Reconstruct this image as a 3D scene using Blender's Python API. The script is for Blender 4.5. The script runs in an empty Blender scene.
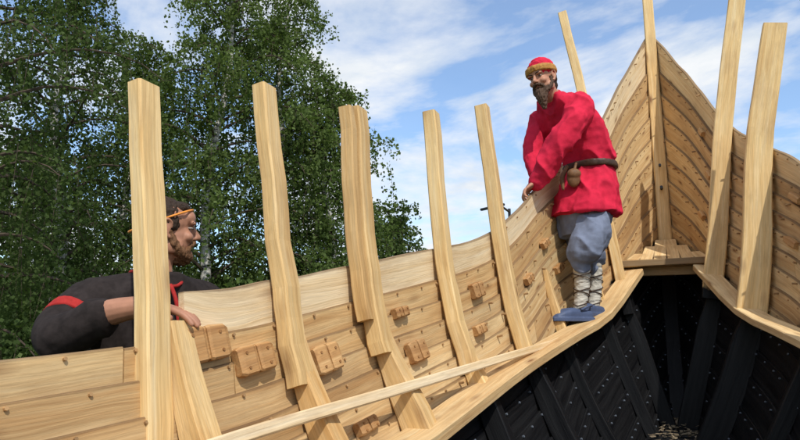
import bpy, math, random
import numpy as np
from mathutils import Vector, Matrix, noise
random.seed(7); np.random.seed(7)
R=random.random
def U(a,b): return random.uniform(a,b)
H=1.35; A=math.radians(23.3)
CA,SA=math.cos(A),math.sin(A)
scene=bpy.context.scene
col=scene.collection
def V(*a): return Vector(a)

# ------------------------------------------------------------ materials
def newmat(name):
    m=bpy.data.materials.new(name); m.use_nodes=True
    nt=m.node_tree; b=nt.nodes['Principled BSDF']
    return m,nt,b
def N(nt,t,**k):
    n=nt.nodes.new(t)
    for a,v in k.items():
        if a in n.inputs: n.inputs[a].default_value=v
        else: setattr(n,a,v)
    return n
def L(nt,a,b): nt.links.new(a,b)
def ramp(nt,stops):
    r=nt.nodes.new('ShaderNodeValToRGB')
    e=r.color_ramp.elements
    while len(e)<len(stops): e.new(0.5)
    for i,(p,c) in enumerate(stops):
        e[i].position=p; e[i].color=(c[0],c[1],c[2],1) if not isinstance(c,(int,float)) else (c,c,c,1)
    return r
def mathn(nt,op,a=None,b=None,clamp=False):
    n=nt.nodes.new('ShaderNodeMath'); n.operation=op; n.use_clamp=clamp
    for i,v in enumerate((a,b)):
        if v is None: continue
        if isinstance(v,(int,float)): n.inputs[i].default_value=v
        else: nt.links.new(v,n.inputs[i])
    return n.outputs[0]
def mixc(nt,f,a,b,mode='MIX'):
    n=nt.nodes.new('ShaderNodeMix'); n.data_type='RGBA'; n.blend_type=mode
    for sock,v in ((n.inputs[0],f),(n.inputs[6],a),(n.inputs[7],b)):
        if isinstance(v,(int,float)): sock.default_value=v
        elif isinstance(v,tuple): sock.default_value=(v[0],v[1],v[2],1)
        else: nt.links.new(v,sock)
    return n.outputs[2]

def wood_mat(name,c1=(0.62,0.42,0.20),c2=(0.42,0.23,0.085),c3=(0.66,0.50,0.29),stain=.5):
    m,nt,b=newmat(name)
    g=N(nt,'ShaderNodeAttribute',attribute_name='gc')
    r=N(nt,'ShaderNodeAttribute',attribute_name='rnd')
    t=N(nt,'ShaderNodeAttribute',attribute_name='tar')
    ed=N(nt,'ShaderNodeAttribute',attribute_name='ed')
    mpw=N(nt,'ShaderNodeMapping'); mpw.inputs['Scale'].default_value=(2.2,5,5); L(nt,g.outputs['Vector'],mpw.inputs[0])
    nw=N(nt,'ShaderNodeTexNoise',Scale=1.0,Detail=2.0); L(nt,mpw.outputs[0],nw.inputs['Vector'])
    cw=N(nt,'ShaderNodeCombineXYZ'); L(nt,mathn(nt,'MULTIPLY',mathn(nt,'SUBTRACT',nw.outputs[0],.5),.05),cw.inputs[1])
    va=N(nt,'ShaderNodeVectorMath',operation='ADD'); L(nt,g.outputs['Vector'],va.inputs[0]); L(nt,cw.outputs[0],va.inputs[1])
    gv=va.outputs[0]
    mp=N(nt,'ShaderNodeMapping'); mp.inputs['Scale'].default_value=(1.3,34,34); L(nt,gv,mp.inputs[0])
    n1=N(nt,'ShaderNodeTexNoise',Scale=1.0,Detail=5.0,Roughness=0.62,Distortion=0.4); L(nt,mp.outputs[0],n1.inputs['Vector'])
    mp2=N(nt,'ShaderNodeMapping'); mp2.inputs['Scale'].default_value=(5,190,190); L(nt,gv,mp2.inputs[0])
    n2=N(nt,'ShaderNodeTexNoise',Scale=1.0,Detail=3.0); L(nt,mp2.outputs[0],n2.inputs['Vector'])
    mp3=N(nt,'ShaderNodeMapping'); mp3.inputs['Scale'].default_value=(1.8,5.0,5.0); L(nt,g.outputs['Vector'],mp3.inputs[0])
    n3=N(nt,'ShaderNodeTexNoise',Scale=1.3,Detail=6.0,Roughness=0.7); L(nt,mp3.outputs[0],n3.inputs['Vector'])
    rp=ramp(nt,[(0.32,c3),(0.5,c1),(0.74,c2)]); L(nt,n1.outputs[0],rp.inputs[0])
    f2=ramp(nt,[(0.35,0.82),(0.62,1.08)]); L(nt,n2.outputs[0],f2.inputs[0])
    c=mixc(nt,0.75,rp.outputs[0],f2.outputs[0],'MULTIPLY')
    st=ramp(nt,[(0.47,0.0),(0.70,stain)]); L(nt,n3.outputs[0],st.inputs[0])
    c=mixc(nt,st.outputs[0],c,(0.33,0.20,0.095))
    mpk=N(nt,'ShaderNodeMapping'); mpk.inputs['Scale'].default_value=(3.0,9,9); L(nt,g.outputs['Vector'],mpk.inputs[0])
    vo=N(nt,'ShaderNodeTexVoronoi',Scale=1.0); L(nt,mpk.outputs[0],vo.inputs['Vector'])
    kn=ramp(nt,[(0.06,0.9),(0.12,.4),(0.24,0.0)]); L(nt,vo.outputs['Distance'],kn.inputs[0])
    c=mixc(nt,kn.outputs[0],c,(0.18,0.075,0.028))
    vv=ramp(nt,[(0.0,(0.64,0.54,0.44)),(0.25,(0.94,0.87,0.79)),(0.5,(1.0,0.96,0.89)),(0.8,(1.16,1.17,1.15)),(1.0,(0.86,0.71,0.54))]); L(nt,r.outputs['Fac'],vv.inputs[0])
    c=mixc(nt,1.0,c,vv.outputs[0],'MULTIPLY')
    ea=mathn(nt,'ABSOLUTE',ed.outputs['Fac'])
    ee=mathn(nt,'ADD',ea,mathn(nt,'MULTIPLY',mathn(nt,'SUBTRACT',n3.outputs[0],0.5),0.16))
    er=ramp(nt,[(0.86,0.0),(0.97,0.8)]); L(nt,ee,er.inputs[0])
    c=mixc(nt,er.outputs[0],c,(0.13,0.07,0.03))  # board edges darkened in the colour: painted shade line at the plank overlaps
    nt_=N(nt,'ShaderNodeTexNoise',Scale=9.0,Detail=4.0)
    tc=N(nt,'ShaderNodeTexCoord'); L(nt,tc.outputs['Object'],nt_.inputs['Vector'])
    ff=mathn(nt,'ADD',t.outputs['Fac'],mathn(nt,'MULTIPLY',mathn(nt,'SUBTRACT',nt_.outputs[0],0.5),0.7))
    tr=ramp(nt,[(0.44,0.0),(0.56,1.0)]); L(nt,ff,tr.inputs[0])
    tf=tr.outputs[0]
    tarc=ramp(nt,[(0.35,(0.004,0.004,0.005)),(0.7,(0.016,0.016,0.017))]); L(nt,n1.outputs[0],tarc.inputs[0])
    c=mixc(nt,tf,c,tarc.outputs[0])
    L(nt,c,b.inputs['Base Color'])
    rr=mathn(nt,'SUBTRACT',0.70,mathn(nt,'MULTIPLY',tf,0.22)); L(nt,rr,b.inputs['Roughness'])
    sp=mathn(nt,'SUBTRACT',0.35,mathn(nt,'MULTIPLY',tf,0.17)); L(nt,sp,b.inputs['Specular IOR Level'])
    bp=N(nt,'ShaderNodeBump',Strength=0.45,Distance=0.004)
    h=mathn(nt,'ADD',mathn(nt,'ADD',n1.outputs[0],mathn(nt,'MULTIPLY',n2.outputs[0],0.5)),mathn(nt,'MULTIPLY',n3.outputs[0],1.4)); L(nt,h,bp.inputs['Height'])
    L(nt,bp.outputs[0],b.inputs['Normal'])
    return m
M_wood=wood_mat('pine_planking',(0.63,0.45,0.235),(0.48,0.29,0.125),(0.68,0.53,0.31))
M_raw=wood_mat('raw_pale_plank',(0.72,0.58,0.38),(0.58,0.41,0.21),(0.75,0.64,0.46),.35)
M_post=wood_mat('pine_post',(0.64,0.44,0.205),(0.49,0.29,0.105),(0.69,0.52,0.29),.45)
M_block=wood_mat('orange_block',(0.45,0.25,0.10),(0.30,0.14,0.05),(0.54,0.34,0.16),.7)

def simple_mat(name,colr,rough=0.7,var=0.25,scale=30.0,bump=0.2,spec=0.3,metal=0.0,dist=0.003):
    m,nt,b=newmat(name)
    tc=N(nt,'ShaderNodeTexCoord')
    n=N(nt,'ShaderNodeTexNoise',Scale=scale,Detail=5.0,Roughness=0.6); L(nt,tc.outputs['Object'],n.inputs['Vector'])
    lo=tuple(x*(1-var) for x in colr); hi=tuple(min(1,x*(1+var)) for x in colr)
    rp=ramp(nt,[(0.3,lo),(0.7,hi)]); L(nt,n.outputs[0],rp.inputs[0]); L(nt,rp.outputs[0],b.inputs['Base Color'])
    b.inputs['Roughness'].default_value=rough; b.inputs['Specular IOR Level'].default_value=spec
    b.inputs['Metallic'].default_value=metal
    bp=N(nt,'ShaderNodeBump',Strength=bump,Distance=dist); L(nt,n.outputs[0],bp.inputs['Height']); L(nt,bp.outputs[0],b.inputs['Normal'])
    return m
M_skin=simple_mat('skin_tanned',(0.44,0.21,0.13),0.55,0.15,25,0.15,0.35)
M_skin2=simple_mat('skin_tanned_b',(0.38,0.18,0.11),0.55,0.16,25,0.15,0.35)
M_lip=simple_mat('lips',(0.30,0.12,0.09),0.5,0.1,40,0.05)
M_white=simple_mat('eye_white',(0.34,0.30,0.27),0.3,0.03,30,0.0)
M_iris=simple_mat('iris',(0.03,0.025,0.02),0.3,0.1,30,0.0)
M_hair=simple_mat('hair_brown',(0.035,0.02,0.012),0.7,0.5,160,0.9,0.25,0,0.004)
M_beard=simple_mat('beard_reddish',(0.15,0.07,0.03),0.7,0.45,150,0.9,0.3,0,0.005)
M_beard2=simple_mat('beard_dark',(0.09,0.05,0.03),0.7,0.45,150,0.9,0.3,0,0.005)
M_red=simple_mat('red_linen',(0.56,0.018,0.05),0.85,0.2,11,0.5,0.15,0,0.012)
M_redtrim=simple_mat('red_trim',(0.34,0.025,0.022),0.85,0.2,60,0.3,0.15)
M_dark=simple_mat('charcoal_wool',(0.028,0.022,0.021),0.95,0.3,40,0.5,0.1)
M_trous=simple_mat('bluegrey_linen',(0.165,0.19,0.26),0.9,0.2,14,0.5,0.12,0,0.012)
M_brown=simple_mat('brown_wool',(0.07,0.05,0.035),0.9,0.2,40,0.4,0.1)
M_wrap=simple_mat('leg_wrap_linen',(0.50,0.47,0.41),0.9,0.15,40,0.4,0.12)
M_clog=simple_mat('blue_foam_clog',(0.06,0.085,0.16),0.55,0.12,30,0.1,0.3)
M_leather=simple_mat('leather',(0.05,0.025,0.014),0.5,0.3,50,0.3,0.35)
M_pouch=simple_mat('pouch_tan',(0.16,0.08,0.035),0.6,0.3,50,0.3,0.3)
M_gold=simple_mat('gold_band',(0.42,0.20,0.045),0.7,0.3,90,0.4,0.3)
M_orange=simple_mat('orange_strap',(0.75,0.27,0.04),0.5,0.1,60,0.1)
M_iron=simple_mat('dark_iron',(0.05,0.05,0.055),0.45,0.3,40,0.2,0.5,0.7)
M_peg=simple_mat('wood_peg',(0.34,0.20,0.09),0.7,0.35,9,0.2)
M_chip=simple_mat('dusty_chips',(0.22,0.17,0.11),0.8,0.4,9,0.2)
M_rivet=simple_mat('rivet_steel',(0.20,0.23,0.28),0.4,0.3,30,0.1,0.5,0.4)

# ------------------------------------------------------------ hull maths (ship frame: Y=forward, X=starboard)
def sec(Y,l): return [(Y,w,z) for w,z in l]
SECS=[
 sec(-2.5,[(.03,-1.2),(.55,-1.12),(.93,-.92),(1.15,-.62),(1.30,-.31),(1.38,.03)]),
 sec(-1.2,[(.03,-1.2),(.56,-1.12),(.96,-.92),(1.20,-.62),(1.35,-.31),(1.43,.02)]),
 sec(0.0,[(.03,-1.2),(.55,-1.12),(.95,-.90),(1.20,-.60),(1.34,-.28),(1.41,.02)]),
 sec(1.3,[(.03,-1.2),(.50,-1.10),(.86,-.85),(1.08,-.52),(1.21,-.21),(1.29,.095)]),
 sec(2.1,[(.03,-1.2),(.45,-1.08),(.77,-.77),(.96,-.38),(1.08,-.08),(1.15,.23)]),
 sec(3.4,[(.03,-1.2),(.34,-.97),(.61,-.55),(.77,-.12),(.85,.2),(.90,.53)]),
 sec(4.2,[(.03,-1.18),(.28,-.78),(.53,-.22),(.645,.24),(.69,.62),(.72,1.0)]),
 sec(5.1,[(.02,-1.05),(.15,-.5),(.29,.10),(.37,.60),(.43,1.05),(.48,1.54)]),
 [(5.35,.015,-.95),(5.55,.075,-.3),(5.68,.14,.38),(5.76,.19,1.02),(5.8,.23,1.65),(5.83,.26,2.26)],
 [(5.5,.0,-.86),(5.85,.0,-.18),(6.08,.0,.55),(6.24,.0,1.33),(6.38,.0,2.12),(6.52,.0,3.0)],
]
SEC=np.array(SECS); NT=len(SECS)-1
def cr(p0,p1,p2,p3,u):
    return 0.5*((2*p1)+(-p0+p2)*u+(2*p0-5*p1+4*p2-p3)*u*u+(-p0+3*p1-3*p2+p3)*u**3)
def crl(arr,x,mx):
    x=min(max(x,0),mx); i=min(int(x),mx-1); u=x-i
    p1,p2=arr[i],arr[i+1]
    p0=arr[i-1] if i>0 else 2*p1-p2
    p3=arr[i+2] if i+2<=mx else 2*p2-p1
    return cr(p0,p1,p2,p3,u)
def S(side,v,t):
    rows=crl(SEC,t,NT)
    p=crl(rows,v*5,5)
    return Vector((side*max(p[1],0.0),p[0],p[2]+H))
def tY(v,Y):
    lo,hi=0.0,float(NT)
    for _ in range(22):
        m=(lo+hi)/2
        if S(1,v,m).y<Y: lo=m
        else: hi=m
    return (lo+hi)/2
def hullYv(side,Y,v): return S(side,v,tY(v,Y))
def vz(Y,z):
    lo,hi=0.0,1.0
    for _ in range(16):
        m=(lo+hi)/2
        if hullYv(1,Y,m).z<z: lo=m
        else: hi=m
    return (lo+hi)/2
def hullYz(side,Y,z): return hullYv(side,Y,vz(Y,z))
def nrm(side,v,t):
    t=min(t,NT-0.06); v=min(max(v,0.03),0.97)
    a=S(side,v,t+0.05)-S(side,v,t-0.05 if t>0.05 else t)
    b=S(side,v+0.03,t)-S(side,v-0.03,t)
    n=a.cross(b).normalized()
    if n.x*side<0: n=-n
    return n
ZS=[(-3,-.66),(1.3,-.52),(2.1,-.40),(3.4,-.13),(4.2,.035),(4.5,.12),(5.15,.44),(5.6,.62),(7,1.0)]
def zs(Y): return float(np.interp(Y,[a for a,b in ZS],[b for a,b in ZS]))+H
def tarf(p): return min(1,max(0,(zs(p.y)-.03-p.z)/0.10+0.5))

class MB:
    def __init__(s): s.v=[];s.f=[];s.gc=[];s.rnd=[];s.tar=[];s.ed=[]
    def sweep(s,C,Av,Bv,a,b,ch=0.004,rnd=None,tar=tarf,caps=True,goff=0,edge=1.0):
        rnd=R() if rnd is None else rnd
        n=len(C); base=len(s.v); ln=goff+rnd*11
        for i in range(n):
            if i: ln+=(C[i]-C[i-1]).length
            ai=(a[i] if isinstance(a,list) else a)/2; bi=(b[i] if isinstance(b,list) else b)/2
            An=Av[i] if isinstance(Av,list) else Av; Bn=Bv[i] if isinstance(Bv,list) else Bv
            c=min(ch,ai*.6,bi*.6)
            for (x,y) in ((-ai+c,-bi),(ai-c,-bi),(ai,-bi+c),(ai,bi-c),(ai-c,bi),(-ai+c,bi),(-ai,bi-c),(-ai,-bi+c)):
                p=C[i]+An*x+Bn*y
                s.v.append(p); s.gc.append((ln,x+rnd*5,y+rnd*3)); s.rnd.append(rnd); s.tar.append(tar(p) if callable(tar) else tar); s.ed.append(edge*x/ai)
        for i in range(n-1):
            for j in range(8):
                k=(j+1)%8
                s.f.append((base+i*8+j,base+i*8+k,base+i*8+8+k,base+i*8+8+j))
        if caps:
            s.f.append(tuple(base+j for j in range(7,-1,-1)))
            s.f.append(tuple(base+(n-1)*8+j for j in range(8)))
    def board(s,p,q,up,a,b,n=6,**k):
        p=Vector(p);q=Vector(q); d=(q-p).normalized(); up=Vector(up); Av=(up-d*up.dot(d)).normalized(); Bv=d.cross(Av).normalized()
        s.sweep([p.lerp(q,i/(n-1)) for i in range(n)],Av,Bv,a,b,**k)
    def peg(s,p,d,r,l,rnd=None,tar=0.0,seg=6):
        d=d.normalized(); x=d.orthogonal().normalized(); y=d.cross(x); b=len(s.v); rnd=R() if rnd is None else rnd
        for e in (-0.01,l):
            for j in range(seg):
                an=2*math.pi*j/seg; q=p+d*e+(x*math.cos(an)+y*math.sin(an))*r
                s.v.append(q); s.gc.append(tuple(q)); s.rnd.append(rnd); s.tar.append(tar); s.ed.append(0)
        for j in range(seg):
            k=(j+1)%seg; s.f.append((b+j,b+k,b+seg+k,b+seg+j))
        s.f.append(tuple(b+seg+j for j in range(seg)))
    def obj(s,name,mat,parent=None):
        me=bpy.data.meshes.new(name); me.from_pydata([tuple(p) for p in s.v],[],s.f)
        a=me.attributes.new('gc','FLOAT_VECTOR','POINT'); a.data.foreach_set('vector',np.array(s.gc,dtype=np.float32).ravel())
        for nm_,arr in (('rnd',s.rnd),('tar',s.tar),('ed',s.ed)):
            a=me.attributes.new(nm_,'FLOAT','POINT'); a.data.foreach_set('value',np.array(arr,dtype=np.float32))
        import bmesh
        bm=bmesh.new(); bm.from_mesh(me); bmesh.ops.recalc_face_normals(bm,faces=bm.faces); bm.to_mesh(me); bm.free()
        me.materials.append(mat)
        o=bpy.data.objects.new(name,me); col.objects.link(o)
        if parent: o.parent=parent
        return o
def empty(name,loc=(0,0,0),rz=0):
    o=bpy.data.objects.new(name,None); o.location=loc; o.rotation_euler=(0,0,rz); col.objects.link(o); return o

ship=empty('wooden_ship')
NST=17
VE=[k/(NST+.45) for k in range(NST)]+[1.0]
TOPSTART={-1:1.40,1:-3}
for side,nm in ((-1,'port'),(1,'starboard')):
    mb=MB(); raw=MB(); pg=MB(); rv=MB()
    for k in range(NST):
        v0=VE[k]; v1=VE[k+1]; vb=max(0,v0-0.25/NST)
        Ycuts=[-2.6]; y=-2.6+U(.5,2.0)
        while y<4.6: Ycuts.append(y); y+=U(1.7,2.9)
        for ci,ya in enumerate(Ycuts):
            yb=Ycuts[ci+1]-0.004 if ci+1<len(Ycuts) else None
            if k==NST-1 and side==-1:
                if yb is not None and yb<TOPSTART[-1]: continue
                ya=max(ya,TOPSTART[-1])
            t0=tY(v1,ya); t1=tY(v1,yb) if yb is not None else float(NT)
            if t1-t0<0.1: continue
            n=max(6,int((t1-t0)*13)); C=[];Av=[];Bv=[];a=[];b=[]
            sd=R()*50; hop=U(-.008,.014)
            for i in range(n+1):
                t=t0+(t1-t0)*i/n
                nn=nrm(side,(v0+v1)/2,t)
                wob=0.005*noise.noise(Vector((t*3,k,sd)))
                pb=S(side,vb,t)+nn*0.024; pt=S(side,v1,t)+nn*0.001
                ax=(pt-pb)
                if k==NST-1: wob+=0.022*noise.noise(Vector((t*2.6,k,sd+9)))+(0.012+hop)*(side==-1)
                w=ax.length+wob; ax.normalize(); c=pb+ax*w/2+nn*0.011
                C.append(c);Av.append(ax);Bv.append((nn-ax*nn.dot(ax)).normalized());a.append(w);b.append(0.024)
            if k==NST-1 and side==-1 and ya==TOPSTART[-1]:
                for i in range(min(3,n)):
                    f=(.55,.8,.95)[i]; d=a[i]*(1-f)/2; C[i]=C[i]+Av[i]*d; a[i]*=f
            tgt=raw if (k==NST-1 and side==-1) else mb
            tgt.sweep(C,Av,Bv,a,b,ch=0.003)
        y=-1.0+R()*.2
        ymax=6.3
        while y<ymax:
            v=v1-0.15/NST
            if not(k==NST-1 and side==-1 and y<TOPSTART[-1]):
                t=tY(v,y)
                if t<NT-0.12:
                    nn=nrm(side,v,t); p=S(side,v,t)
                    tr=tarf(p)
                    if tr>.5: rv.peg(p,-nn,0.006,0.004+0.003*R())
                    elif k<NST-1 or y>3.3:
                        if R()<(0.07 if y<3.2 else 0.3): pg.peg(p,(-nn+V(U(-.3,.3),U(-.3,.3),U(-.3,.3))),0.006,U(.012,.03))
                        else: pg.peg(p,-nn,0.005,0.005)
            y+=U(.12,.2) if y<4.0 else U(.08,.12)
    mb.obj('planking_'+nm,M_wood,ship)
    if raw.v: raw.obj('top_plank_'+nm,M_raw,ship)
    pg.obj('pegs_'+nm,M_peg,ship); rv.obj('rivets_'+nm,M_rivet,ship)

# ---- ribs
def rib(name,side,Y,Xt,Zt,sid,dep,vs=0.62,v2=None,lower=True,low_off=1.0,taper=0.92,post=True,vlow=0.02,doub=False,straight=False,lowdep=None,yaw=0.0):
    mb=MB()
    if post:
        C=[]
        npt=8
        g=hullYv(side,Y,1.0); g=g+V(-side*dep*.52,0,0)
        top=V(Xt*1.0,Y+yaw,Zt+H)
        if straight:
            d=(g-top); d.normalize(); pe=hullYv(side,Y,vs)
            zl=(g.z-pe.z)/abs(d.z)
            d=V(-side*.10,0,-1).normalized()
            for i in range(npt+1): C.append(g+d*zl*(1-i/npt))
        else:
            for i in range(npt+1):
                v=vs+(1.0-vs)*i/npt
                p=hullYv(side,Y,v); C.append(p+V(-side*dep*.52,0,.0))
        for i in range(1,7): C.append(C[npt].lerp(top,i/6))
        for _ in range(5):
            C=[C[0]]+[(C[i-1]+C[i]*2+C[i+1])/4 for i in range(1,len(C)-1)]+[C[-1]]
        tg=[(C[min(i+1,len(C)-1)]-C[max(i-1,0)]).normalized() for i in range(len(C))]
        Bv=[]
        for t_ in tg:
            n=V(-side*abs(t_.z),0,abs(t_.x)); n=(n-t_*n.dot(t_)).normalized(); Bv.append(n)
        m=len(C)
        rs=R()
        jit=[0.006*noise.noise(V(i*.5,Y*9,rs*20)) for i in range(m)]
        C=[c+V(jit[i],jit[i]*1.5,0) for i,c in enumerate(C)]
        aa=[sid*(1-(1-taper)*i/m)+jit[i] for i in range(m)]
        mb.sweep(C,V(0,1,0),Bv,aa,[dep*(1-(1-taper)*i/m)+jit[-i-1]*.6 for i in range(m)],ch=0.006,rnd=U(.45,.8),edge=.83)
        if doub:
            C2=[c-V(0,sid*.5+.024,0)-Bv[i]*0.008 for i,c in enumerate(C)]
            C2[-1]=C2[-1]-V(0,0,.012)
            mb.sweep(C2[3:],V(0,1,0),Bv[3:],.045,dep*.8,ch=0.005,rnd=.2,edge=.8)
    if lower:
        C=[];Bv=[];a=[];b=[]
        v2=vs+0.08 if v2 is None else v2; n=18
        ld=lowdep or dep*1.2
        for i in range(n+1):
            v=vlow+(v2-vlow)*i/n
            p=hullYv(side,Y,v); q=hullYv(side,Y,min(1,v+.03)); r_=hullYv(side,Y,max(0,v-.03))
            tg=(q-r_); tg.y=0; tg.normalize(); nn=V(-side*abs(tg.z),0,abs(tg.x))
            f=i/n
            dd=ld*(1.15-0.65*max(0,f-.7)/.3)
            C.append(p+nn*dd/2+V(0,sid*low_off,0)); Bv.append(nn); a.append(sid*(1.12-.25*f)); b.append(dd)
        mb.sweep(C,V(0,1,0),Bv,a,b,ch=0.006,rnd=U(.4,.95),edge=.83)
    return mb.obj(name,M_post,ship)
rib('rib_p1',-1,1.27,-1.352,.695,.088,.055,vs=.45,v2=.95,low_off=.95,straight=True,lowdep=.08)
rib('rib_p2',-1,1.76,-1.293,.862,.088,.06,vs=.78,v2=.88,low_off=.35,lowdep=.085)
rib('rib_p3',-1,2.2,-1.147,.902,.095,.07,vs=.78,v2=.85,doub=True,low_off=.45,lowdep=.10)
rib('rib_p4',-1,2.79,-1.033,1.067,.088,.07,vs=.66,v2=.76,low_off=.35)
rib('rib_p5',-1,3.4,-.939,1.293,.088,.078,vs=.58,low_off=.6)
rib('rib_p6',-1,3.95,-.75,.8,.08,.05,post=False,vs=.66)
rib('rib_p7',-1,4.6,-.6,.8,.07,.06,post=False,vs=.60)
rib('rib_p8',-1,5.0,-.665,2.62,.085,.075,vs=.42)
rib('rib_s8',1,5.0,.67,2.7,.08,.135,vs=.46,taper=.85,lowdep=.12)
rib('rib_s7',1,4.42,.75,1.95,.09,.17,vs=.50,taper=.8,lowdep=.14)
rib('rib_s6',1,3.8,.82,1.5,.09,.06,vs=.5,post=False)
rib('rib_s5',1,3.2,.95,1.1,.09,.06,vs=.55)
rib('rib_s4',1,2.5,1.08,.5,.09,.06,post=False)
rib('rib_s3',1,1.8,1.08,.5,.09,.06,post=False)
rib('rib_s2',1,1.0,1.08,.5,.09,.06,post=False)
rib('rib_p0',-1,.6,-1.42,.62,.09,.055,vs=.6)
rib('rib_pa',-1,-.2,-1.48,.6,.09,.055,vs=.6)

def along(name,side,Ya,Yb,zf,off,wid,th,n=30,mode='shelf',mat=M_wood,rnd=.6,tar=0.0):
    mb=MB(); C=[];Av=[];Bv=[]
    for i in range(n+1):
        Y=Ya+(Yb-Ya)*i/n; z=zf(Y); p=hullYz(side,Y,z)
        p.z=z; p.x-=side*(off(Y) if callable(off) else off)
        C.append(p)
    for i in range(n+1):
        tg=(C[min(i+1,n)]-C[max(i-1,0)]).normalized()
        if mode=='shelf': up=V(0,0,1)
        else: up=V(side*.35,0,1)
        up=(up-tg*up.dot(tg)).normalized(); Av.append(tg.cross(up).normalized()); Bv.append(up)
    mb.sweep(C,Av,Bv,wid,th,ch=0.005,rnd=rnd,tar=tar,edge=.85)
    return mb.obj(name,mat,ship)
offl=lambda Y: float(np.interp(Y,[3.0,4.2,5.1],[.085,.125,.085]))
along('stringer_port',-1,-2.3,5.15,lambda Y:zs(Y),offl,.15,.05,rnd=.35)
along('stringer_starboard',1,-2.3,5.15,lambda Y:zs(Y)+.02,lambda Y:offl(Y)+.01,.13,.045,rnd=.75)
along('batten_port',-1,1.0,3.85,lambda Y:H+float(np.interp(Y,[1.2,1.35,3.5,3.9],[-.295,-.28,-.085,-.04])),.115,.020,.038,mode='b',mat=M_raw,rnd=.3)

# cleat blocks: two pads with a cut notch between them
mb=MB()
for (Y,z,w,h) in ((1.44,-.042,.17,.105),(1.62,-.09,.15,.09),(1.93,-.10,.13,.10),(2.47,-.09,.13,.09),(3.12,.20,.12,.08),(2.02,-.33,.11,.05),(4.05,.55,.1,.05),(4.2,.4,.12,.05),(3.75,.3,.1,.05),(2.42,.07,.1,.045),(3.05,.0,.11,.05),(4.35,.7,.1,.05)):
    v=vz(Y,z+H); p=hullYv(-1,Y,v); t=tY(v,Y); n=-nrm(-1,v,t)
    tg=(S(-1,v,t+.05)-S(-1,v,t-.05)).normalized(); up=n.cross(tg).normalized()
    if up.z<0: up=-up
    c=p+n*.008
    rr=U(.1,.6)
    c0=c-tg*w/2; q1=c-tg*w*.03; q2=c+tg*w*.03; c1=c+tg*w/2
    mb.sweep([c0,c0+tg*w*.12,q1-tg*.008,q1],up,n,[h*.86,h,h*.98,h*.92],[.03,.042,.042,.034],ch=.006,tar=0.0,edge=.7,rnd=rr)
    mb.sweep([q1+tg*.001,q2-tg*.001],up,n,h*.9,.026,ch=.003,tar=0.0,edge=.7,rnd=rr)
    mb.sweep([q2,q2+tg*.008,c1-tg*w*.1,c1],up,n,[h*.92,h*.97,h*.94,h*.8],[.034,.044,.040,.026],ch=.006,tar=0.0,edge=.7,rnd=rr)
    for dx in (-.30,.28):
        for dz in (-.25,.25): mb.peg(c+tg*w*dx+up*h*dz+n*.017,n,.005,.007,rnd=.0)
for (Y,z,w) in ((4.7,.9,.12),(4.6,.62,.1),(5.35,1.2,.1),(5.5,1.6,.08),(4.2,.5,.14),(5.45,.9,.1),(4.75,.45,.12),(4.15,.75,.12)):
    v=vz(Y,z+H); p=hullYv(1,Y,v); t=tY(v,Y); n=-nrm(1,v,t); tg=(S(1,v,t+.05)-S(1,v,t-.05)).normalized(); up=n.cross(tg).normalized()
    c=p+n*.006
    mb.sweep([c-tg*w/2,c,c+tg*w/2],up,n,[.04,.05,.04],.035,ch=.008,tar=0.0,edge=.7)
mb.obj('cleat_blocks',M_block,ship)

# stem + keel
mb=MB(); C=[];Bv=[]
for i in range(25):
    v=i/24; p=S(1,v,NT); p.x=0; C.append(p)
ext=(C[-1]-C[-3]).normalized()
for i in range(1,5): C.append(C[24]+ext*.22*i)
for i in range(len(C)):
    tg=(C[min(i+1,len(C)-1)]-C[max(i-1,0)]).normalized(); Bv.append(V(0,-tg.z,tg.y))
C=[c+Bv[i]*0.05 for i,c in enumerate(C)]
mb.sweep(C,V(1,0,0),Bv,[.13-.03*min(1,i/24) for i in range(len(C))],[.17]*len(C),ch=.01,rnd=.62,edge=.83)
mb.obj('stem_post',M_post,ship)
mb=MB()
mb.board((0,-2.6,H-1.24),(0,5.45,H-1.2),(1,0,0),.12,.16,n=12,tar=1.0)
C=[V(0,5.3,H-1.12),V(0,5.45,H-.98),V(0,5.6,H-.72)]
mb.sweep(C,V(1,0,0),V(0,-.8,.6),.11,.16,tar=1.0)
mb.board((0,-2.4,H-1.10),(0,4.9,H-1.06),(1,0,0),.14,.07,n=12,tar=1.0)
for Y in (1.0,1.8,2.5,3.2,3.8,4.4):
    mb.board((-.30,Y,H-1.0),(.30,Y,H-1.0),(0,0,1),.12,.07,n=4,tar=1.0)
mb.obj('keel_and_floors',M_wood,ship)

# fore deck (breast hook), sloped up to the stem, and its cross beam
mb=MB()
zd=lambda Y:H+.535+(Y-5.25)*.33
for i,(x0,x1) in enumerate(((-.30,-.20),(-.198,-.10),(-.098,0.0),(.002,.098),(.10,.198),(.20,.30))):
    xm=(x0+x1)/2; yend=6.12-abs(xm)*2.7
    mb.board((xm,5.24,zd(5.24)),(xm*.8,yend,zd(yend)),(1,0,0),(x1-x0)-.003,.03,n=5,tar=0.0,rnd=U(.3,1))
mb.board((-.47,5.17,H+.50),(.45,5.19,H+.515),(0,1,0),.13,.05,n=8,tar=0.0,rnd=.78)
mb.board((-.36,5.27,H+.45),(.34,5.27,H+.45),(0,0,1),.07,.06,n=6,tar=0.0,rnd=.1)
mb.obj('fore_deck',M_wood,ship)
mb=MB()
mb.peg(V(0,6.08,H+1.28),V(0,-1,0.1),.014,.05); mb.peg(V(0,6.1,H+1.5),V(0,-1,0.1),.012,.03)
mb.board((-.012,6.07,H+.98),(-.012,6.09,H+1.2),(1,0,0),.03,.02,n=2)
mb.obj('stem_bolts',M_iron,ship)

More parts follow.
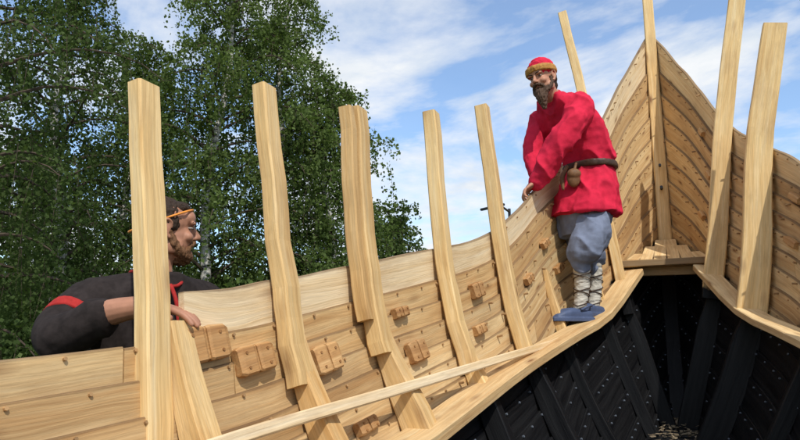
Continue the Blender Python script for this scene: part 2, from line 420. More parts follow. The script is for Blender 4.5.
g=hullYv(-1,3.62,1.0)
mb=MB()
mb.board((g.x-.02,g.y+.12,g.z-.03),(g.x-.02,g.y+.12,g.z+.11),(0,1,0),.02,.015,n=2)
mb.board((g.x-.16,g.y-.02,g.z+.09),(g.x+.0,g.y-.10,g.z+.095),(0,0,1),.014,.02,n=2)
mb.board((g.x-.02,g.y-.1,g.z+.09),(g.x-.02,g.y+.12,g.z+.09),(0,0,1),.010,.014,n=2)
mb.obj('iron_clamp',M_iron,ship)

mb=MB()
for i in range(260):
    Y=U(4.5,5.35); zz=-.66+U(-.03,.03)+.05*(Y-5)
    w=hullYz(1,Y,zz+H).x*.8
    p=V(U(-w,w),Y,H+zz-.02); d=V(U(-1,1),U(-1,1),U(-.2,.2)).normalized()
    l=U(.015,.045)
    mb.board(p-d*l/2,p+d*l/2,V(U(-.3,.3),U(-.3,.3),1),.003,U(.008,.02),n=2,tar=0.0,rnd=R(),edge=0)
mb.obj('wood_chips',M_chip,ship)
mb=MB()
for Y0 in np.arange(4.5,5.4,.1):
    w=hullYz(1,float(Y0),-.70+H).x
    mb.board((-w,Y0,H-.70+.05*(Y0-5)),(w,Y0,H-.70+.05*(Y0-5)),(0,1,0),.098,.02,n=3,tar=1.0)
mb.obj('bilge_boards',M_wood,ship)

# ------------------------------------------------------------ figures
import bmesh
class G:
    def __init__(s): s.bm=bmesh.new()
    def ell(s,c,r,M=None,seg=20):
        M3=(M.to_3x3() if M else Matrix.Identity(3)).to_4x4()
        T=Matrix.Translation(Vector(c))@M3@Matrix.Diagonal((r[0],r[1],r[2],1))
        bmesh.ops.create_uvsphere(s.bm,u_segments=seg,v_segments=seg*2//3,radius=1,matrix=T)
    def loft(s,rings):
        prev=None; first=None
        for rg in rings:
            vs=[s.bm.verts.new(p) for p in rg]
            if prev:
                m=len(vs)
                for j in range(m): s.bm.faces.new((prev[j],prev[(j+1)%m],vs[(j+1)%m],vs[j]))
            else: first=vs
            prev=vs
        s.bm.faces.new(first[::-1]); s.bm.faces.new(prev)
    def tube(s,pts,rad,seg=14,ends=True,sub=4):
        pts=[Vector(p) for p in pts]; n=len(pts)-1
        P=np.array([tuple(p)+(r,) for p,r in zip(pts,rad)])
        Q=[crl(P,i/sub,n) for i in range(n*sub+1)] if n>0 else P
        rings=[]; x=None
        for i,q in enumerate(Q):
            a=Vector(Q[max(i-1,0)][:3]); b=Vector(Q[min(i+1,len(Q)-1)][:3]); d=(b-a).normalized()
            if x is None: x=d.orthogonal().normalized()
            x=(x-d*x.dot(d)).normalized(); y=d.cross(x)
            rings.append([Vector(q[:3])+(x*math.cos(2*math.pi*j/seg)+y*math.sin(2*math.pi*j/seg))*q[3] for j in range(seg)])
        s.loft(rings)
        if ends:
            s.ell(pts[0],(rad[0],)*3,seg=12); s.ell(pts[-1],(rad[-1],)*3,seg=12)
    def body(s,rings,F,seg=28,pw=2.3,wave=0):
        F=Vector((F[0],F[1],0)).normalized(); Lx=Vector((-F.y,F.x,0)); out=[]
        n=len(rings)-1; P=np.array(rings)
        for i in range(n*3+1):
            cx,cy,z,rl,rd=crl(P,i/3,n)
            rg=[]
            wv=wave*max(0,1-i/(n*1.2))
            for j in range(seg):
                a=2*math.pi*j/seg; c,sn=math.cos(a),math.sin(a)
                rr=(abs(c)**pw+abs(sn)**pw)**(-1/pw)*(1+wv*math.sin(a*7+1.3)+wv*.6*math.sin(a*11+.4))
                rg.append(V(cx,cy,z)+Lx*(c*rr*rl)+F*(sn*rr*rd))
            out.append(rg)
        s.loft(out)
    def obj(s,name,mat,parent,voxel=0.008,sm=4,disp=None,nosmooth=False):
        me=bpy.data.meshes.new(name); bmesh.ops.recalc_face_normals(s.bm,faces=s.bm.faces); s.bm.to_mesh(me); s.bm.free()
        o=bpy.data.objects.new(name,me); col.objects.link(o)
        if voxel:
            md=o.modifiers.new('r','REMESH'); md.mode='VOXEL'; md.voxel_size=voxel
            if sm:
                md=o.modifiers.new('s','SMOOTH'); md.factor=.5; md.iterations=sm
            bpy.context.view_layer.update()
            dg=bpy.context.evaluated_depsgraph_get()
            m2=bpy.data.meshes.new_from_object(o.evaluated_get(dg)); o.modifiers.clear(); o.data=m2; me=m2
        if disp:
            nn=[v.normal.copy() for v in me.vertices]
            for v,n in zip(me.vertices,nn): v.co=v.co+n*disp(v.co,n)
        me.materials.clear(); me.materials.append(mat)
        me.polygons.foreach_set('use_smooth',[not nosmooth]*len(me.polygons))
        o.parent=parent
        return o
def fold(amp,fx,fz,seed=0):
    def f(p,n):
        q=V(p.x*fx+seed+p.z*2.0,p.y*fx,p.z*fz+p.x*1.5)
        a=(1-abs(noise.noise(q))*2.2)
        a=a*abs(a)
        return amp*(a-.35)+amp*.25*noise.noise(p*26)
    return f
def hairn(amp,fr=90,st=(1,1,.35)):
    return lambda p,n: amp*noise.noise(V(p.x*fr*st[0],p.y*fr*st[1],p.z*fr*st[2]))

def hand(g,w,d,n,mir=1,curl=.3,sc=1.0,spread=.06):
    w=Vector(w); y=Vector(d).normalized(); z=Vector(n); z=(z-y*z.dot(y)).normalized(); x=y.cross(z)*mir
    P=lambda a,b,c: w+(x*a+y*b+z*c)*sc
    rings=[]
    for (b,wd,th,c) in ((-.02,.026,.02,0),(.01,.028,.019,0),(.04,.038,.017,0),(.07,.042,.014,0),(.088,.040,.011,0),(.096,.034,.007,0)):
        rings.append([P(math.cos(a)*wd,b,c+math.sin(a)*th) for a in [2*math.pi*j/14 for j in range(14)]])
    g.loft(rings)
    for k,(xo,ln) in enumerate(((-.033,.056),(-.011,.070),(.011,.077),(.033,.070))):
        sp=(k-1.5)*spread; p=(xo,.086,0.0); pts=[P(*p)]; an=curl*.4; px_,py_,pz_=p
        for sg,fr in enumerate((.45,.31,.24)):
            an+=curl*(.5 if sg==0 else .9)
            px_+=math.sin(sp)*ln*fr; py_+=math.cos(an)*ln*fr; pz_-=math.sin(an)*ln*fr
            pts.append(P(px_,py_,pz_))
        g.tube(pts,[.0098*sc,.0092*sc,.0084*sc,.0072*sc],seg=10,sub=3)
    g.tube([P(.024,.02,-.004),P(.047,.046,-.010),P(.060,.070,-.014),P(.064,.093,-.02)],[.015*sc,.0125*sc,.011*sc,.009*sc],seg=10,sub=3)

def rotm(F,up=(0,0,1),roll=0):
    y=Vector(F).normalized(); u=Vector(up); x=y.cross(u).normalized(); z=x.cross(y)
    M=Matrix((x,y,z)).transposed()
    return M@Matrix.Rotation(roll,3,'Y')
def head(parent,c,F,skin,hairm,beardm,up=(0,0,1),roll=0,neck=None,hair='short',beard='full',s=1.0):
    M=rotm(F,up,roll); c=Vector(c); P=lambda x,y,z:c+M@(Vector((x,y,z))*s)
    E=lambda g,p,r,**k: g.ell(P(*p),tuple(q*s for q in r),M,**k)
    g=G()
    E(g,(0,-.014,.03),(.073,.094,.085)); E(g,(0,.022,-.028),(.060,.068,.082)); E(g,(0,.036,-.078),(.043,.045,.036))
    E(g,(0,.068,.045),(.05,.03,.035))
    g.tube([P(0,.086,.02),P(0,.096,.0),P(0,.108,-.020)],[.009*s,.010*s,.0125*s],seg=10)
    for sx in (-1,1):
        E(g,(sx*.009,.098,-.025),(.009,.010,.008),seg=10)
        E(g,(sx*.030,.084,.025),(.024,.011,.0075),seg=12)
        E(g,(sx*.036,.066,-.024),(.024,.020,.020),seg=12)
        E(g,(sx*.054,.01,-.055),(.014,.04,.03),seg=12)
        pts=[P(sx*.070,.0,-.028),P(sx*.076,-.006,-.03),P(sx*.083,-.02,-.006),P(sx*.085,-.024,.018),P(sx*.082,-.012,.031),P(sx*.076,.003,.022),P(sx*.071,.006,.004)]
        g.tube(pts,[.007*s,.0065*s,.0055*s,.0055*s,.0055*s,.005*s,.004*s],seg=8,sub=3)
        E(g,(sx*.074,-.010,.0),(.006,.014,.024),seg=10)
    if neck is not None:
        nk=Vector(neck); g.tube([P(0,-.022,-.045),(P(0,-.02,-.09)+nk)/2,nk],[.055*s,.054*s,.064*s],seg=18)
    g.obj('head_skin',skin,parent,voxel=.0034,sm=4)
    g=G()
    for sx in (-1,1): E(g,(sx*.030,.0755,.0085),(.0125,.0112,.0042),seg=12)
    g.obj('eyes',M_white,parent,voxel=0)
    g=G()
    for sx in (-1,1): E(g,(sx*.030,.0848,.0085),(.0055,.003,.0042),seg=10)
    g.obj('irises',M_iris,parent,voxel=0)
    g=G()
    for sx in (-1,1): g.tube([P(sx*.013,.091,.026),P(sx*.03,.093,.031),P(sx*.048,.081,.027)],[.003*s,.004*s,.0026*s],seg=8)
    g.obj('eyebrows',hairm,parent,voxel=0)
    g=G(); E(g,(0,.080,-.0505),(.019,.012,.0038)); E(g,(0,.079,-.057),(.017,.012,.0042)); g.obj('lips',M_lip,parent,voxel=0)
    g=G()
    E(g,(0,.050,-.088),(.042,.044,.036))
    for sx in (-1,1):
        g.tube([P(sx*.066,.004,-.012),P(sx*.061,.014,-.045),P(sx*.046,.04,-.076),P(sx*.02,.068,-.09)],[.009*s,.015*s,.021*s,.023*s],seg=10)
        g.tube([P(sx*.002,.097,-.040),P(sx*.018,.091,-.043),P(sx*.034,.076,-.058),P(sx*.038,.064,-.078)],[.0075*s,.009*s,.009*s,.012*s],seg=8)
    if beard=='long':
        g.tube([P(0,.06,-.095),P(0,.070,-.13),P(0,.072,-.19)],[.042*s,.036*s,.015*s],seg=12)
    g.obj('beard',beardm,parent,voxel=.0038,sm=2,disp=hairn(.006,120))
    if hair=='short':
        g=G(); E(g,(0,-.022,.034),(.0755,.0945,.087)); E(g,(0,-.05,-.008),(.064,.064,.062))
        for sx in (-1,1): E(g,(sx*.060,-.012,.02),(.017,.045,.035))
        E(g,(0,.035,.080),(.052,.045,.026))
        g.obj('hair',hairm,parent,voxel=.004,sm=2,disp=hairn(.0045,120,(1,1,.6)))
    else:
        g=G(); E(g,(0,-.03,.0),(.074,.086,.075)); E(g,(0,-.055,-.045),(.06,.055,.05))
        g.obj('hair',hairm,parent,voxel=.005,sm=2,disp=hairn(.005,110))
    return P,M

# ---- man in red tunic standing on the stringer, hands on the gunwale
man=empty('man',(-.54,4.26,H+.056),A)
F=(-.80,-.60)
nk=V(-.155,-.105,1.495)
P,M=head(man,(-.235,-.185,1.595),(-.68,-.70,-.22),M_skin,M_hair,M_beard2,up=(-.28,-.10,1),neck=nk,hair='cap',beard='long',s=1.05)
g=G()
E=lambda g,p,r,**k: g.ell(P(*p),r,M,**k)
E(g,(0,-.012,.062),(.089,.107,.080)); E(g,(0.012,-.04,.108),(.064,.080,.046))
g.obj('cap',M_red,man,voxel=.005,sm=4,disp=fold(.007,22,30,3))
g=G(); rg=[]
for (z,k) in ((.030,1.0),(.034,1.05),(.056,1.07),(.068,1.04),(.072,.98)):
    rg.append([P(math.cos(a)*.0885*k,-.008+math.sin(a)*.107*k,z+.010*math.sin(a)) for a in [2*math.pi*j/28 for j in range(28)]])
g.loft(rg); g.obj('cap_band',M_gold,man,voxel=.004,sm=1,disp=fold(.003,40,10,1))
g=G()
g.body([(.055,.0,.70,.235,.205),(.07,.0,.78,.215,.190),(.10,.01,.92,.195,.165),(.115,.01,1.03,.166,.130),(.095,.0,1.12,.182,.140),(.03,-.02,1.25,.200,.148),(-.04,-.05,1.37,.208,.138),(-.095,-.075,1.45,.178,.114),(-.14,-.10,1.50,.095,.085)],F,seg=44,wave=.05)
g.tube([(.01,-.20,1.40),(-.06,-.26,1.27),(-.165,-.265,1.12),(-.24,-.23,.99),(-.30,-.195,.895)],[.090,.088,.080,.072,.056],seg=16)
g.tube([(-.19,.06,1.40),(-.25,.05,1.26),(-.275,.02,1.13),(-.275,-.02,1.02),(-.265,-.035,.965)],[.080,.076,.070,.060,.048],seg=16)
g.tube([(.0,-.18,1.41),(-.08,-.06,1.435),(-.18,.055,1.40)],[.086,.100,.082],seg=16)
g.obj('tunic',M_red,man,voxel=.0075,sm=3,disp=fold(.022,7.0,3.6,5))
g=G(); g.tube([(-.135,-.096,1.475),(-.165,-.114,1.508)],[.078,.068],seg=18,ends=False); g.obj('collar',M_red,man,voxel=.005,sm=1)
g=G()
g.body([(.115,.01,1.012,.182,.146),(.114,.01,1.025,.187,.151),(.110,.008,1.045,.187,.151),(.108,.006,1.056,.184,.148)],F)
g.obj('belt',M_leather,man,voxel=.006,sm=1,disp=fold(.002,20,10))
g=G(); g.ell((-.045,-.135,.93),(.045,.03,.065)); g.ell((-.045,-.15,.955),(.047,.028,.036)); g.tube([(-.02,-.12,1.03),(-.04,-.13,.97)],[.01,.01])
g.tube([(-.07,-.08,1.02),(-.11,-.10,.94),(-.11,-.11,.86)],[.012,.017,.010])
g.obj('belt_pouch',M_pouch,man,voxel=.005,sm=2)
g=G()
g.body([(.035,.0,.56,.15,.115),(.045,.0,.66,.170,.14),(.05,.0,.76,.170,.14),(.06,0,.84,.14,.12)],F)
g.tube([(.105,-.065,.74),(.080,-.10,.62),(.03,-.14,.50),(-.01,-.135,.41),(-.02,-.125,.365)],[.108,.114,.108,.098,.060],seg=18)
g.tube([(.0,.065,.74),(.045,.08,.62),(.09,.08,.50),(.11,.08,.41),(.115,.075,.365)],[.104,.110,.103,.094,.056],seg=18)
g.obj('trousers',M_trous,man,voxel=.0075,sm=3,disp=fold(.022,7.5,3.4,11))
LW=(((-.02,-.125,.39),(-.035,-.085,.07)),((.115,.075,.39),(.105,.08,.085)))
g=G()
for (top,bot) in LW:
    t_=Vector(top); b_=Vector(bot); rings=[]
    nw=36
    for i in range(nw+1):
        f=i/nw; q=t_.lerp(b_,f); q+=V(.018*math.sin(f*math.pi),.018*math.sin(f*math.pi),0)
        rad=.056-.017*f+.005*((f*8)%1)
        rings.append([q+V(math.cos(a)*rad,math.sin(a)*rad,.014*math.cos(a+1)) for a in [2*math.pi*j/18 for j in range(18)]])
    g.loft(rings)
g.obj('leg_wraps',M_wrap,man,voxel=.0045,sm=1,disp=fold(.003,30,60,4))
g=G()
for (top,bot) in LW:
    t_=Vector(top); b_=Vector(bot)
    for sgn in (1,-1):
        pts=[]
        for i in range(37):
            f=.18+.75*i/36; q=t_.lerp(b_,f)+V(.018*math.sin(f*math.pi),.018*math.sin(f*math.pi),0); a=sgn*i/36*5*math.pi+1; rad=.062-.017*f
            pts.append(q+V(math.cos(a)*rad,math.sin(a)*rad,0))
        g.tube(pts,[.0032]*37,seg=6,sub=2)
g.obj('wrap_cords',M_leather,man,voxel=0)
def shoe(g,heel,Fd,s=1.0,drop=0):
    y=Vector((Fd[0],Fd[1],drop)).normalized(); x=y.cross(V(0,0,1)).normalized(); z=x.cross(y); h=Vector(heel)
    rings=[]
    for (b,wd,ht) in ((-.005,.024,.045),(.01,.034,.062),(.05,.037,.066),(.09,.038,.070),(.13,.044,.078),(.18,.052,.074),(.225,.050,.060),(.26,.036,.042),(.275,.018,.025)):
        rg=[]
        for j in range(16):
            a=2*math.pi*j/16; c,sn=math.cos(a),math.sin(a); rr=(abs(c)**3+abs(sn)**3)**(-1/3)
            rg.append(h+(x*c*rr*wd+y*b+z*(ht/2+sn*rr*ht/2))*s)
        rings.append(rg)
    g.loft(rings)
    rings=[]
    for (b,wd) in ((-.012,.028),(.0,.038),(.08,.042),(.14,.048),(.2,.057),(.25,.048),(.282,.022)):
        rings.append([h+(x*u*wd+y*b+z*k)*s for u,k in ((-1,0.0),(1,0.0),(1,.022),(-1,.022))])
    g.loft(rings)
FD=V(-.90,-.44,0).normalized(); FX=V(-FD.y,FD.x,0)
h0=V(.04,-.055,-.004)
g=G()
shoe(g,h0,FD,1.12)
g.tube([h0+FD*.11+FX*.048+V(0,0,.075),h0+FD*.04+FX*.048+V(0,0,.10),h0-FD*.012+V(0,0,.10),h0+FD*.04-FX*.048+V(0,0,.10),h0+FD*.11-FX*.048+V(0,0,.075)],[.008]*5,seg=8)
shoe(g,(.17,.12,.030),(-.80,-.60),1.12)
g.obj('clogs',M_clog,man,voxel=.004,sm=2)
g=G()
for i in range(5):
    for k in (-1,0,1):
        q=h0+FD*(.155+.02*i)+FX*(.015*k); g.ell((q.x,q.y,q.z+.086-.0045*i),(.005,.005,.004),seg=8)
g.obj('clog_holes',M_iris,man,voxel=0)
g=G()
g.tube([(-.28,-.205,.93),(-.315,-.19,.885)],[.034,.028]); hand(g,(-.315,-.19,.883),(-.55,.0,-.45),(-.3,.1,.8),mir=1,curl=.65)
g.obj('hand_left',M_skin,man,voxel=.003,sm=2)
g=G()
g.tube([(-.265,-.03,.99),(-.26,-.03,.955)],[.033,.028]); hand(g,(-.26,-.03,.955),(-.45,-.15,-.4),(-.2,.1,.9),mir=1,curl=.45)
g.obj('hand_right',M_skin,man,voxel=.003,sm=2)

# ---- man in dark tunic outside the hull
cx,cy=-.80,2.17
man2=empty('man',(cx*CA-cy*SA,cx*SA+cy*CA,0),A)
F2=(.80,-.60)
nk=V(-.055,-.01,1.55)
P,M=head(man2,(-.025,.0,1.695),(.86,.50,.02),M_skin2,M_hair,M_beard,up=(.06,0,1),neck=nk,hair='short',beard='full',s=1.0)
g=G(); pts=[]
for j in range(33):
    a=2*math.pi*j/32; pts.append(P(math.cos(a)*.0805,-.018+math.sin(a)*.104,.033+.045*math.sin(a)))
g.tube(pts,[.0038]*33,seg=8,sub=1,ends=False); g.obj('head_strap',M_orange,man2,voxel=0)
g=G()
g.body([(-.05,.03,.62,.23,.20),(-.05,.03,.85,.20,.165),(-.055,.03,1.05,.175,.135),(-.055,.02,1.2,.195,.14),(-.06,.01,1.34,.215,.14),(-.055,.0,1.44,.205,.115),(-.045,-.01,1.505,.15,.085),(-.045,-.015,1.54,.085,.078)],F2)
g.tube([(-.18,-.135,1.44),(-.215,-.215,1.375),(-.205,-.30,1.33),(-.13,-.345,1.352),(-.06,-.362,1.385)],[.088,.082,.074,.064,.056],seg=16)
g.tube([(-.19,-.13,1.44),(-.05,0,1.46),(.07,.16,1.44)],[.084,.09,.083],seg=16)
g.tube([(.075,.16,1.44),(.13,.17,1.25),(.17,.12,1.05)],[.083,.075,.06],seg=16)
g.obj('tunic',M_dark,man2,voxel=.0075,sm=3,disp=fold(.010,8,5,8))
g=G()
g.tube([(-.208,-.205,1.386),(-.214,-.225,1.37),(-.216,-.245,1.357)],[.088,.088,.086],seg=24,ends=False,sub=3)
g.obj('sleeve_band',M_redtrim,man2,voxel=.005,sm=1)
g=G()
pts=[]
for j in range(25):
    a=2*math.pi*j/24; f=V(F2[0],F2[1],0); l=V(.6,.8,0); fr=max(0,math.sin(a))
    pts.append(V(-.045,-.015,1.543)+l*(math.cos(a)*.083)+f*(math.sin(a)*.080+.02*fr)+V(0,0,-.05*fr**2))
g.tube(pts,[.006]*25,seg=8,sub=1,ends=False)
g.tube([V(.035,-.085,1.495),V(.062,-.10,1.44),V(.075,-.105,1.37)],[.007,.007,.006],seg=8)
g.obj('neckline_trim',M_redtrim,man2,voxel=0)
g=G()
g.tube([(-.075,-.36,1.385),(.0,-.375,1.405),(.085,-.385,1.418)],[.042,.036,.028]); hand(g,(.085,-.385,1.418),(.93,-.02,-.17),(0,.0,1),mir=1,curl=.25,spread=.09)
g.obj('hand_right',M_skin2,man2,voxel=.003,sm=2)
g=G()
g.tube([(.17,.12,1.06),(.185,.08,.96)],[.04,.028]); hand(g,(.185,.08,.96),(.05,-.1,-1),(.7,.3,0),mir=1,curl=.35)
g.obj('hand_left',M_skin2,man2,voxel=.003,sm=2)
g=G()
g.body([(-.05,.03,.72,.17,.14),(-.05,.03,.9,.165,.135)],F2)
g.tube([(-.11,-.06,.78),(-.10,-.06,.48),(-.11,-.05,.10)],[.10,.075,.055]); g.tube([(.01,.10,.78),(.02,.11,.48),(.0,.10,.10)],[.10,.075,.055])
g.obj('trousers',M_brown,man2,voxel=.01,sm=3,disp=fold(.01,9,5,2))
g=G(); shoe(g,(-.16,-.02,0.0),(.8,-.6)); shoe(g,(-.05,.13,0.0),(.8,-.6)); g.obj('shoes',M_leather,man2,voxel=.005,sm=2)

# ------------------------------------------------------------ ground
m,nt,b=newmat('grass_ground')
tc=N(nt,'ShaderNodeTexCoord')
n1=N(nt,'ShaderNodeTexNoise',Scale=0.35,Detail=6.0,Roughness=.65); L(nt,tc.outputs['Object'],n1.inputs['Vector'])
n2=N(nt,'ShaderNodeTexNoise',Scale=14.0,Detail=6.0); L(nt,tc.outputs['Object'],n2.inputs['Vector'])
r1=ramp(nt,[(.4,(.045,.075,.018)),(.55,(.075,.10,.03)),(.68,(.20,.16,.10))]); L(nt,n1.outputs[0],r1.inputs[0])
r2=ramp(nt,[(.3,.6),(.7,1.25)]); L(nt,n2.outputs[0],r2.inputs[0])
L(nt,mixc(nt,1.0,r1.outputs[0],r2.outputs[0],'MULTIPLY'),b.inputs['Base Color']); b.inputs['Roughness'].default_value=.95
bp=N(nt,'ShaderNodeBump',Strength=.6,Distance=.05); L(nt,n2.outputs[0],bp.inputs['Height']); L(nt,bp.outputs[0],b.inputs['Normal'])
bm=bmesh.new(); bmesh.ops.create_grid(bm,x_segments=60,y_segments=60,size=400)
for v in bm.verts:
    d=v.co.length
    v.co.z=-0.0+ (noise.noise(v.co*.02)*1.2 if d>30 else 0)
me=bpy.data.meshes.new('ground'); bm.to_mesh(me); bm.free(); me.materials.append(m)
col.objects.link(bpy.data.objects.new('ground',me))

# ------------------------------------------------------------ trees
def leaf_mat(name,c1,c2,c3):
    m=bpy.data.materials.new(name); m.use_nodes=True; nt=m.node_tree; nt.nodes.clear()
    out=N(nt,'ShaderNodeOutputMaterial'); at=N(nt,'ShaderNodeAttribute',attribute_name='rnd')
    rp=ramp(nt,[(0,c1),(.55,c2),(1,c3)]); L(nt,at.outputs['Fac'],rp.inputs[0])
    d=N(nt,'ShaderNodeBsdfDiffuse'); t=N(nt,'ShaderNodeBsdfTranslucent')
    L(nt,rp.outputs[0],d.inputs['Color']); 
    tr=mixc(nt,1.0,rp.outputs[0],(1.1,1.2,.6),'MULTIPLY'); L(nt,tr,t.inputs['Color'])
    mx=N(nt,'ShaderNodeMixShader'); mx.inputs[0].default_value=.38
    L(nt,d.outputs[0],mx.inputs[1]); L(nt,t.outputs[0],mx.inputs[2]); L(nt,mx.outputs[0],out.inputs[0])
    return m
M_leaf=leaf_mat('birch_leaves',(.052,.082,.022),(.105,.148,.045),(.17,.22,.085))
M_leafd=leaf_mat('dark_leaves',(.035,.058,.018),(.074,.108,.036),(.13,.17,.068))
m,nt,b=newmat('birch_bark')
tc=N(nt,'ShaderNodeTexCoord'); mp=N(nt,'ShaderNodeMapping'); mp.inputs['Scale'].default_value=(2.5,2.5,9); L(nt,tc.outputs['Object'],mp.inputs[0])
n1=N(nt,'ShaderNodeTexNoise',Scale=1.2,Detail=6.0,Roughness=.7); L(nt,mp.outputs[0],n1.inputs['Vector'])
r1=ramp(nt,[(.38,(.03,.027,.024)),(.47,(.42,.40,.36)),(.7,(.6,.58,.54))]); L(nt,n1.outputs[0],r1.inputs[0]); L(nt,r1.outputs[0],b.inputs['Base Color']); b.inputs['Roughness'].default_value=.8
M_bark=m
M_twig=simple_mat('twig_bark',(.07,.05,.035),.85,.3,8,.3)

def tubemesh(vs,fs,pts,rad,seg=8):
    base=len(vs); x=None
    for i,p in enumerate(pts):
        a=pts[max(i-1,0)]; b_=pts[min(i+1,len(pts)-1)]; d=(b_-a).normalized()
        if x is None: x=d.orthogonal().normalized()
        x=(x-d*x.dot(d)).normalized(); y=d.cross(x)
        for j in range(seg):
            an=2*math.pi*j/seg; vs.append(p+(x*math.cos(an)+y*math.sin(an))*rad[i])
    for i in range(len(pts)-1):
        for j in range(seg):
            k=(j+1)%seg; fs.append((base+i*seg+j,base+i*seg+k,base+(i+1)*seg+k,base+(i+1)*seg+j))
def leaves_obj(name,P,size,rn,mat,parent):
    n=len(P); 
    a=np.random.normal(size=(n,3)); a[:,2]-=.9; a/=np.linalg.norm(a,axis=1)[:,None]
    b_=np.random.normal(size=(n,3)); b_-=a*(a*b_).sum(1)[:,None]; b_/=np.linalg.norm(b_,axis=1)[:,None]
    s=size*np.random.uniform(.6,1.35,(n,1)); w=s*.42
    v=np.empty((n,4,3)); v[:,0]=P-a*s*.5; v[:,1]=P+b_*w-a*s*.08; v[:,2]=P+a*s*.5; v[:,3]=P-b_*w-a*s*.08
    me=bpy.data.meshes.new(name); me.vertices.add(n*4); me.vertices.foreach_set('co',v.astype(np.float32).ravel())
    me.loops.add(n*4); me.loops.foreach_set('vertex_index',np.arange(n*4,dtype=np.int32))
    me.polygons.add(n); me.polygons.foreach_set('loop_start',np.arange(0,n*4,4,dtype=np.int32))
    me.update(calc_edges=True)
    at=me.attributes.new('rnd','FLOAT','POINT'); at.data.foreach_set('value',np.repeat(rn,4).astype(np.float32))
    me.materials.append(mat); o=bpy.data.objects.new(name,me); col.objects.link(o); o.parent=parent; return o
def camxy(ratio,camy): cx=ratio*camy; return cx*CA-camy*SA, cx*SA+camy*CA
def birch(ratio,dist,h,rad,nl,leaf=.085,mat=None,crown0=.16,seed=1,droop=1.0,trunk_r=.17):
    rs=np.random.RandomState(seed); rnd_=random.Random(seed)
    x,y=camxy(ratio,dist); par=empty('birch_tree',(x,y,0))
    vs=[];fs=[]
    lean=V(rnd_.uniform(-.05,.05),rnd_.uniform(-.05,.05),0)
    tp=[V(0,0,0)+lean*h*(i/14)**1.3+V(.12*math.sin(i*.9+seed),.12*math.cos(i*.7+seed),0)+V(0,0,h*.98*i/14) for i in range(15)]
    tubemesh(vs,fs,tp,[trunk_r*(1-i/14)**.8+.015 for i in range(15)],10)
    tv=[];tf=[]
    strands=[]
    nb=int(h*4.6)
    for i in range(nb):
        f=crown0+(1-crown0)*((i+rnd_.random())/nb)
        q=f*14; k=min(int(q),13); p0=tp[k].lerp(tp[k+1],q-k)
        az=i*2.4+rnd_.uniform(-.5,.5)
        g_=(f-crown0)/(1-crown0)
        prof=(math.sin(min(1,(g_*.9+.18))*math.pi)**.7) if g_<.9 else .35
        ln=rad*prof*rnd_.uniform(.5,1.25)+.3
        up=rnd_.uniform(.35,.9)*(1-.1*g_)
        pts=[p0]; d=V(math.cos(az),math.sin(az),up).normalized(); p=p0.copy()
        ns=7; cl=rnd_.random()
        for s_ in range(ns):
            p=p+d*ln/ns*1.15; d=(d+V(rnd_.uniform(-.18,.18),rnd_.uniform(-.18,.18),-.16*droop-.03*s_)).normalized(); pts.append(p.copy())
        tubemesh(tv,tf,pts,[max(.008,.05*(1-j/ns)*(1-.5*g_)+.008) for j in range(ns+1)],5)
        for s_ in range(2,ns+1):
            for _ in range(3):
                b0=pts[s_]; aa=rnd_.uniform(0,6.28); dd=V(math.cos(aa),math.sin(aa),rnd_.uniform(-.1,.5)).normalized(); l2=rnd_.uniform(.25,.8)*(.5+ln/rad*.5)
                e=b0+dd*l2; strands.append((b0,e,.08,cl))
                l3=rnd_.uniform(.3,1.5)*droop
                e2=e+V(dd.x*.15,dd.y*.15,-l3); strands.append((e,e2,.07,cl))
    a=np.array([tuple(s[0]) for s in strands]); b_=np.array([tuple(s[1]) for s in strands]); sg=np.array([s[2] for s in strands]); cl=np.array([s[3] for s in strands])
    ln=np.linalg.norm(a-b_,axis=1); wt=rs.uniform(.1,1.9,len(ln))*ln; pr=wt/wt.sum()
    idx=rs.choice(len(ln),nl,p=pr); u=rs.rand(nl,1)
    Pp=a[idx]*(1-u)+b_[idx]*u+rs.normal(size=(nl,3))*sg[idx][:,None]*np.array([1,1,1.2])
    clump=rs.rand(len(ln)); rn=np.clip(clump[idx]*.35+cl[idx]*.35+rs.rand(nl)*.3,0,1)
    leaves_obj('leaves',Pp,leaf,rn,mat or M_leaf,par)
    for s in strands[::3]:
        tubemesh(tv,tf,[s[0],s[1]],[.006,.003],3)
    me=bpy.data.meshes.new('trunk'); me.from_pydata([tuple(v) for v in vs],[],fs); me.materials.append(M_bark); me.polygons.foreach_set('use_smooth',[True]*len(fs)); o=bpy.data.objects.new('trunk',me); col.objects.link(o); o.parent=par
    me=bpy.data.meshes.new('limbs'); me.from_pydata([tuple(v) for v in tv],[],tf); me.materials.append(M_twig); o=bpy.data.objects.new('limbs',me); col.objects.link(o); o.parent=par
birch(-.72,11,12.5,2.7,36000,.075,M_leafd,seed=3,crown0=.1)
birch(-.55,17,13.0,2.6,30000,.095,M_leafd,seed=4,crown0=.08)
birch(-.45,21,12.0,2.6,26000,.11,seed=5,crown0=.08)
birch(-.32,19,15.5,3.1,46000,.10,seed=6,crown0=.07)
birch(-.20,21,14.0,2.8,36000,.105,seed=8,crown0=.07)
birch(-.115,21,10.2,2.3,26000,.105,seed=9,crown0=.06)
birch(-.02,26,6.6,2.3,14000,.13,M_leafd,seed=10,crown0=.06)
birch(-.62,24,9,3.4,18000,.15,M_leafd,seed=12,crown0=.04)
rs=np.random.RandomState(5); PT=[];RN=[]
for i in range(160):
    ratio=rs.uniform(-1.2,.3); dist=rs.uniform(38,60); x,y=camxy(ratio,dist); hh=rs.uniform(4,7.0); rr=rs.uniform(1.6,3)
    n=300; q=rs.normal(size=(n,3)); q/=np.linalg.norm(q,axis=1)[:,None]; q*=rs.uniform(.6,1.05,(n,1))
    PT.append(q*np.array([rr,rr,hh/2])+np.array([x,y,hh/2])); RN.append(np.clip(rs.rand()*.5+rs.rand(n)*.5,0,1))
leaves_obj('distant_trees',np.concatenate(PT),.5,np.concatenate(RN),M_leafd,None)
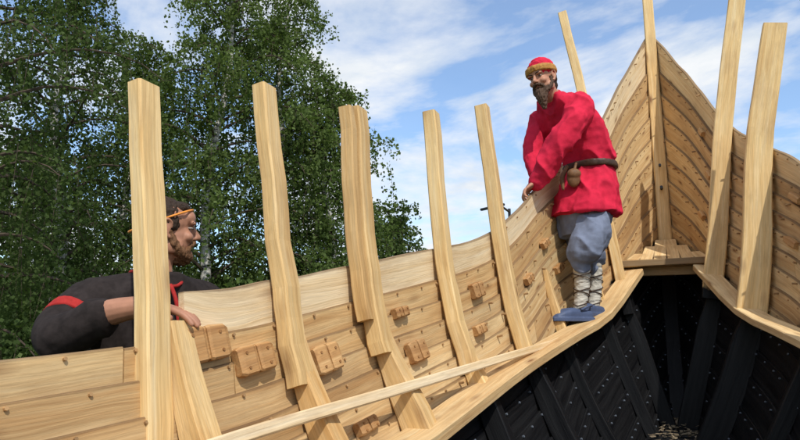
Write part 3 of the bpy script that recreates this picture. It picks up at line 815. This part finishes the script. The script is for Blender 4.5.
PT=[];RN=[]
for i in range(90):
    ratio=rs.uniform(-1.0,.05); dist=rs.uniform(13,24); x,y=camxy(ratio,dist); hh=rs.uniform(1.2,2.9); rr=rs.uniform(.7,1.4)
    n=500; q=rs.normal(size=(n,3)); q/=np.linalg.norm(q,axis=1)[:,None]; q*=rs.uniform(.5,1.08,(n,1))
    PT.append(q*np.array([rr,rr,hh/2])+np.array([x,y,hh/2])); RN.append(np.clip(rs.rand()*.6+rs.rand(n)*.4,0,1))
leaves_obj('shrubs',np.concatenate(PT),.14,np.concatenate(RN),M_leaf,None)

# ------------------------------------------------------------ light, sky
sd=V(.50,-.58,.90).normalized()
el=math.asin(sd.z); az=math.atan2(sd.x,sd.y)
w=bpy.data.worlds.new('World'); scene.world=w; w.use_nodes=True; nt=w.node_tree
bg=nt.nodes['Background']; bg.inputs[1].default_value=.15
sky=nt.nodes.new('ShaderNodeTexSky'); sky.sky_type='NISHITA'; sky.sun_disc=False; sky.sun_elevation=el; sky.sun_rotation=az
tc=N(nt,'ShaderNodeTexCoord'); sx=N(nt,'ShaderNodeSeparateXYZ'); L(nt,tc.outputs['Generated'],sx.inputs[0])
den=mathn(nt,'ADD',mathn(nt,'MAXIMUM',sx.outputs[2],0.0),.30)
cb=N(nt,'ShaderNodeCombineXYZ'); L(nt,mathn(nt,'DIVIDE',sx.outputs[0],den),cb.inputs[0]); L(nt,mathn(nt,'DIVIDE',sx.outputs[1],den),cb.inputs[1])
mp=N(nt,'ShaderNodeMapping'); mp.inputs['Location'].default_value=(1.25,.35,0); mp.inputs['Rotation'].default_value=(0,0,.5); mp.inputs['Scale'].default_value=(1.15,1.5,1); L(nt,cb.outputs[0],mp.inputs[0])
n1=N(nt,'ShaderNodeTexNoise',Scale=1.25,Detail=9.0,Roughness=.58,Distortion=.35); L(nt,mp.outputs[0],n1.inputs['Vector'])
n2=N(nt,'ShaderNodeTexNoise',Scale=3.0,Detail=8.0,Roughness=.6,Distortion=.2); L(nt,mp.outputs[0],n2.inputs['Vector'])
cm=ramp(nt,[(.45,0.10),(.51,.55),(.58,1.0)]); L(nt,n1.outputs[0],cm.inputs[0])
cc=ramp(nt,[(.3,(4.9,5.4,6.0)),(.55,(6.3,6.45,6.6))]); L(nt,n2.outputs[0],cc.inputs[0])
skc=mixc(nt,1.0,sky.outputs[0],(1.15,1.35,1.5),'MULTIPLY')
L(nt,mixc(nt,cm.outputs[0],skc,cc.outputs[0]),bg.inputs[0])
sl=bpy.data.lights.new('sun','SUN'); sl.energy=3.6; sl.angle=math.radians(.55); sl.color=(1,.96,.88)
so=bpy.data.objects.new('sun',sl); so.rotation_euler=sd.to_track_quat('Z','Y').to_euler(); so.location=(5,-5,12); col.objects.link(so)

cam=bpy.data.cameras.new('camera'); cam.lens=28; cam.sensor_width=36; cam.clip_end=1000; cam.clip_start=.02
co=bpy.data.objects.new('camera',cam); co.location=(0,0,H); co.rotation_euler=(math.radians(100),0,A); col.objects.link(co)
scene.camera=co
scene.view_settings.view_transform='Standard'; scene.view_settings.look='None'; scene.view_settings.exposure=0
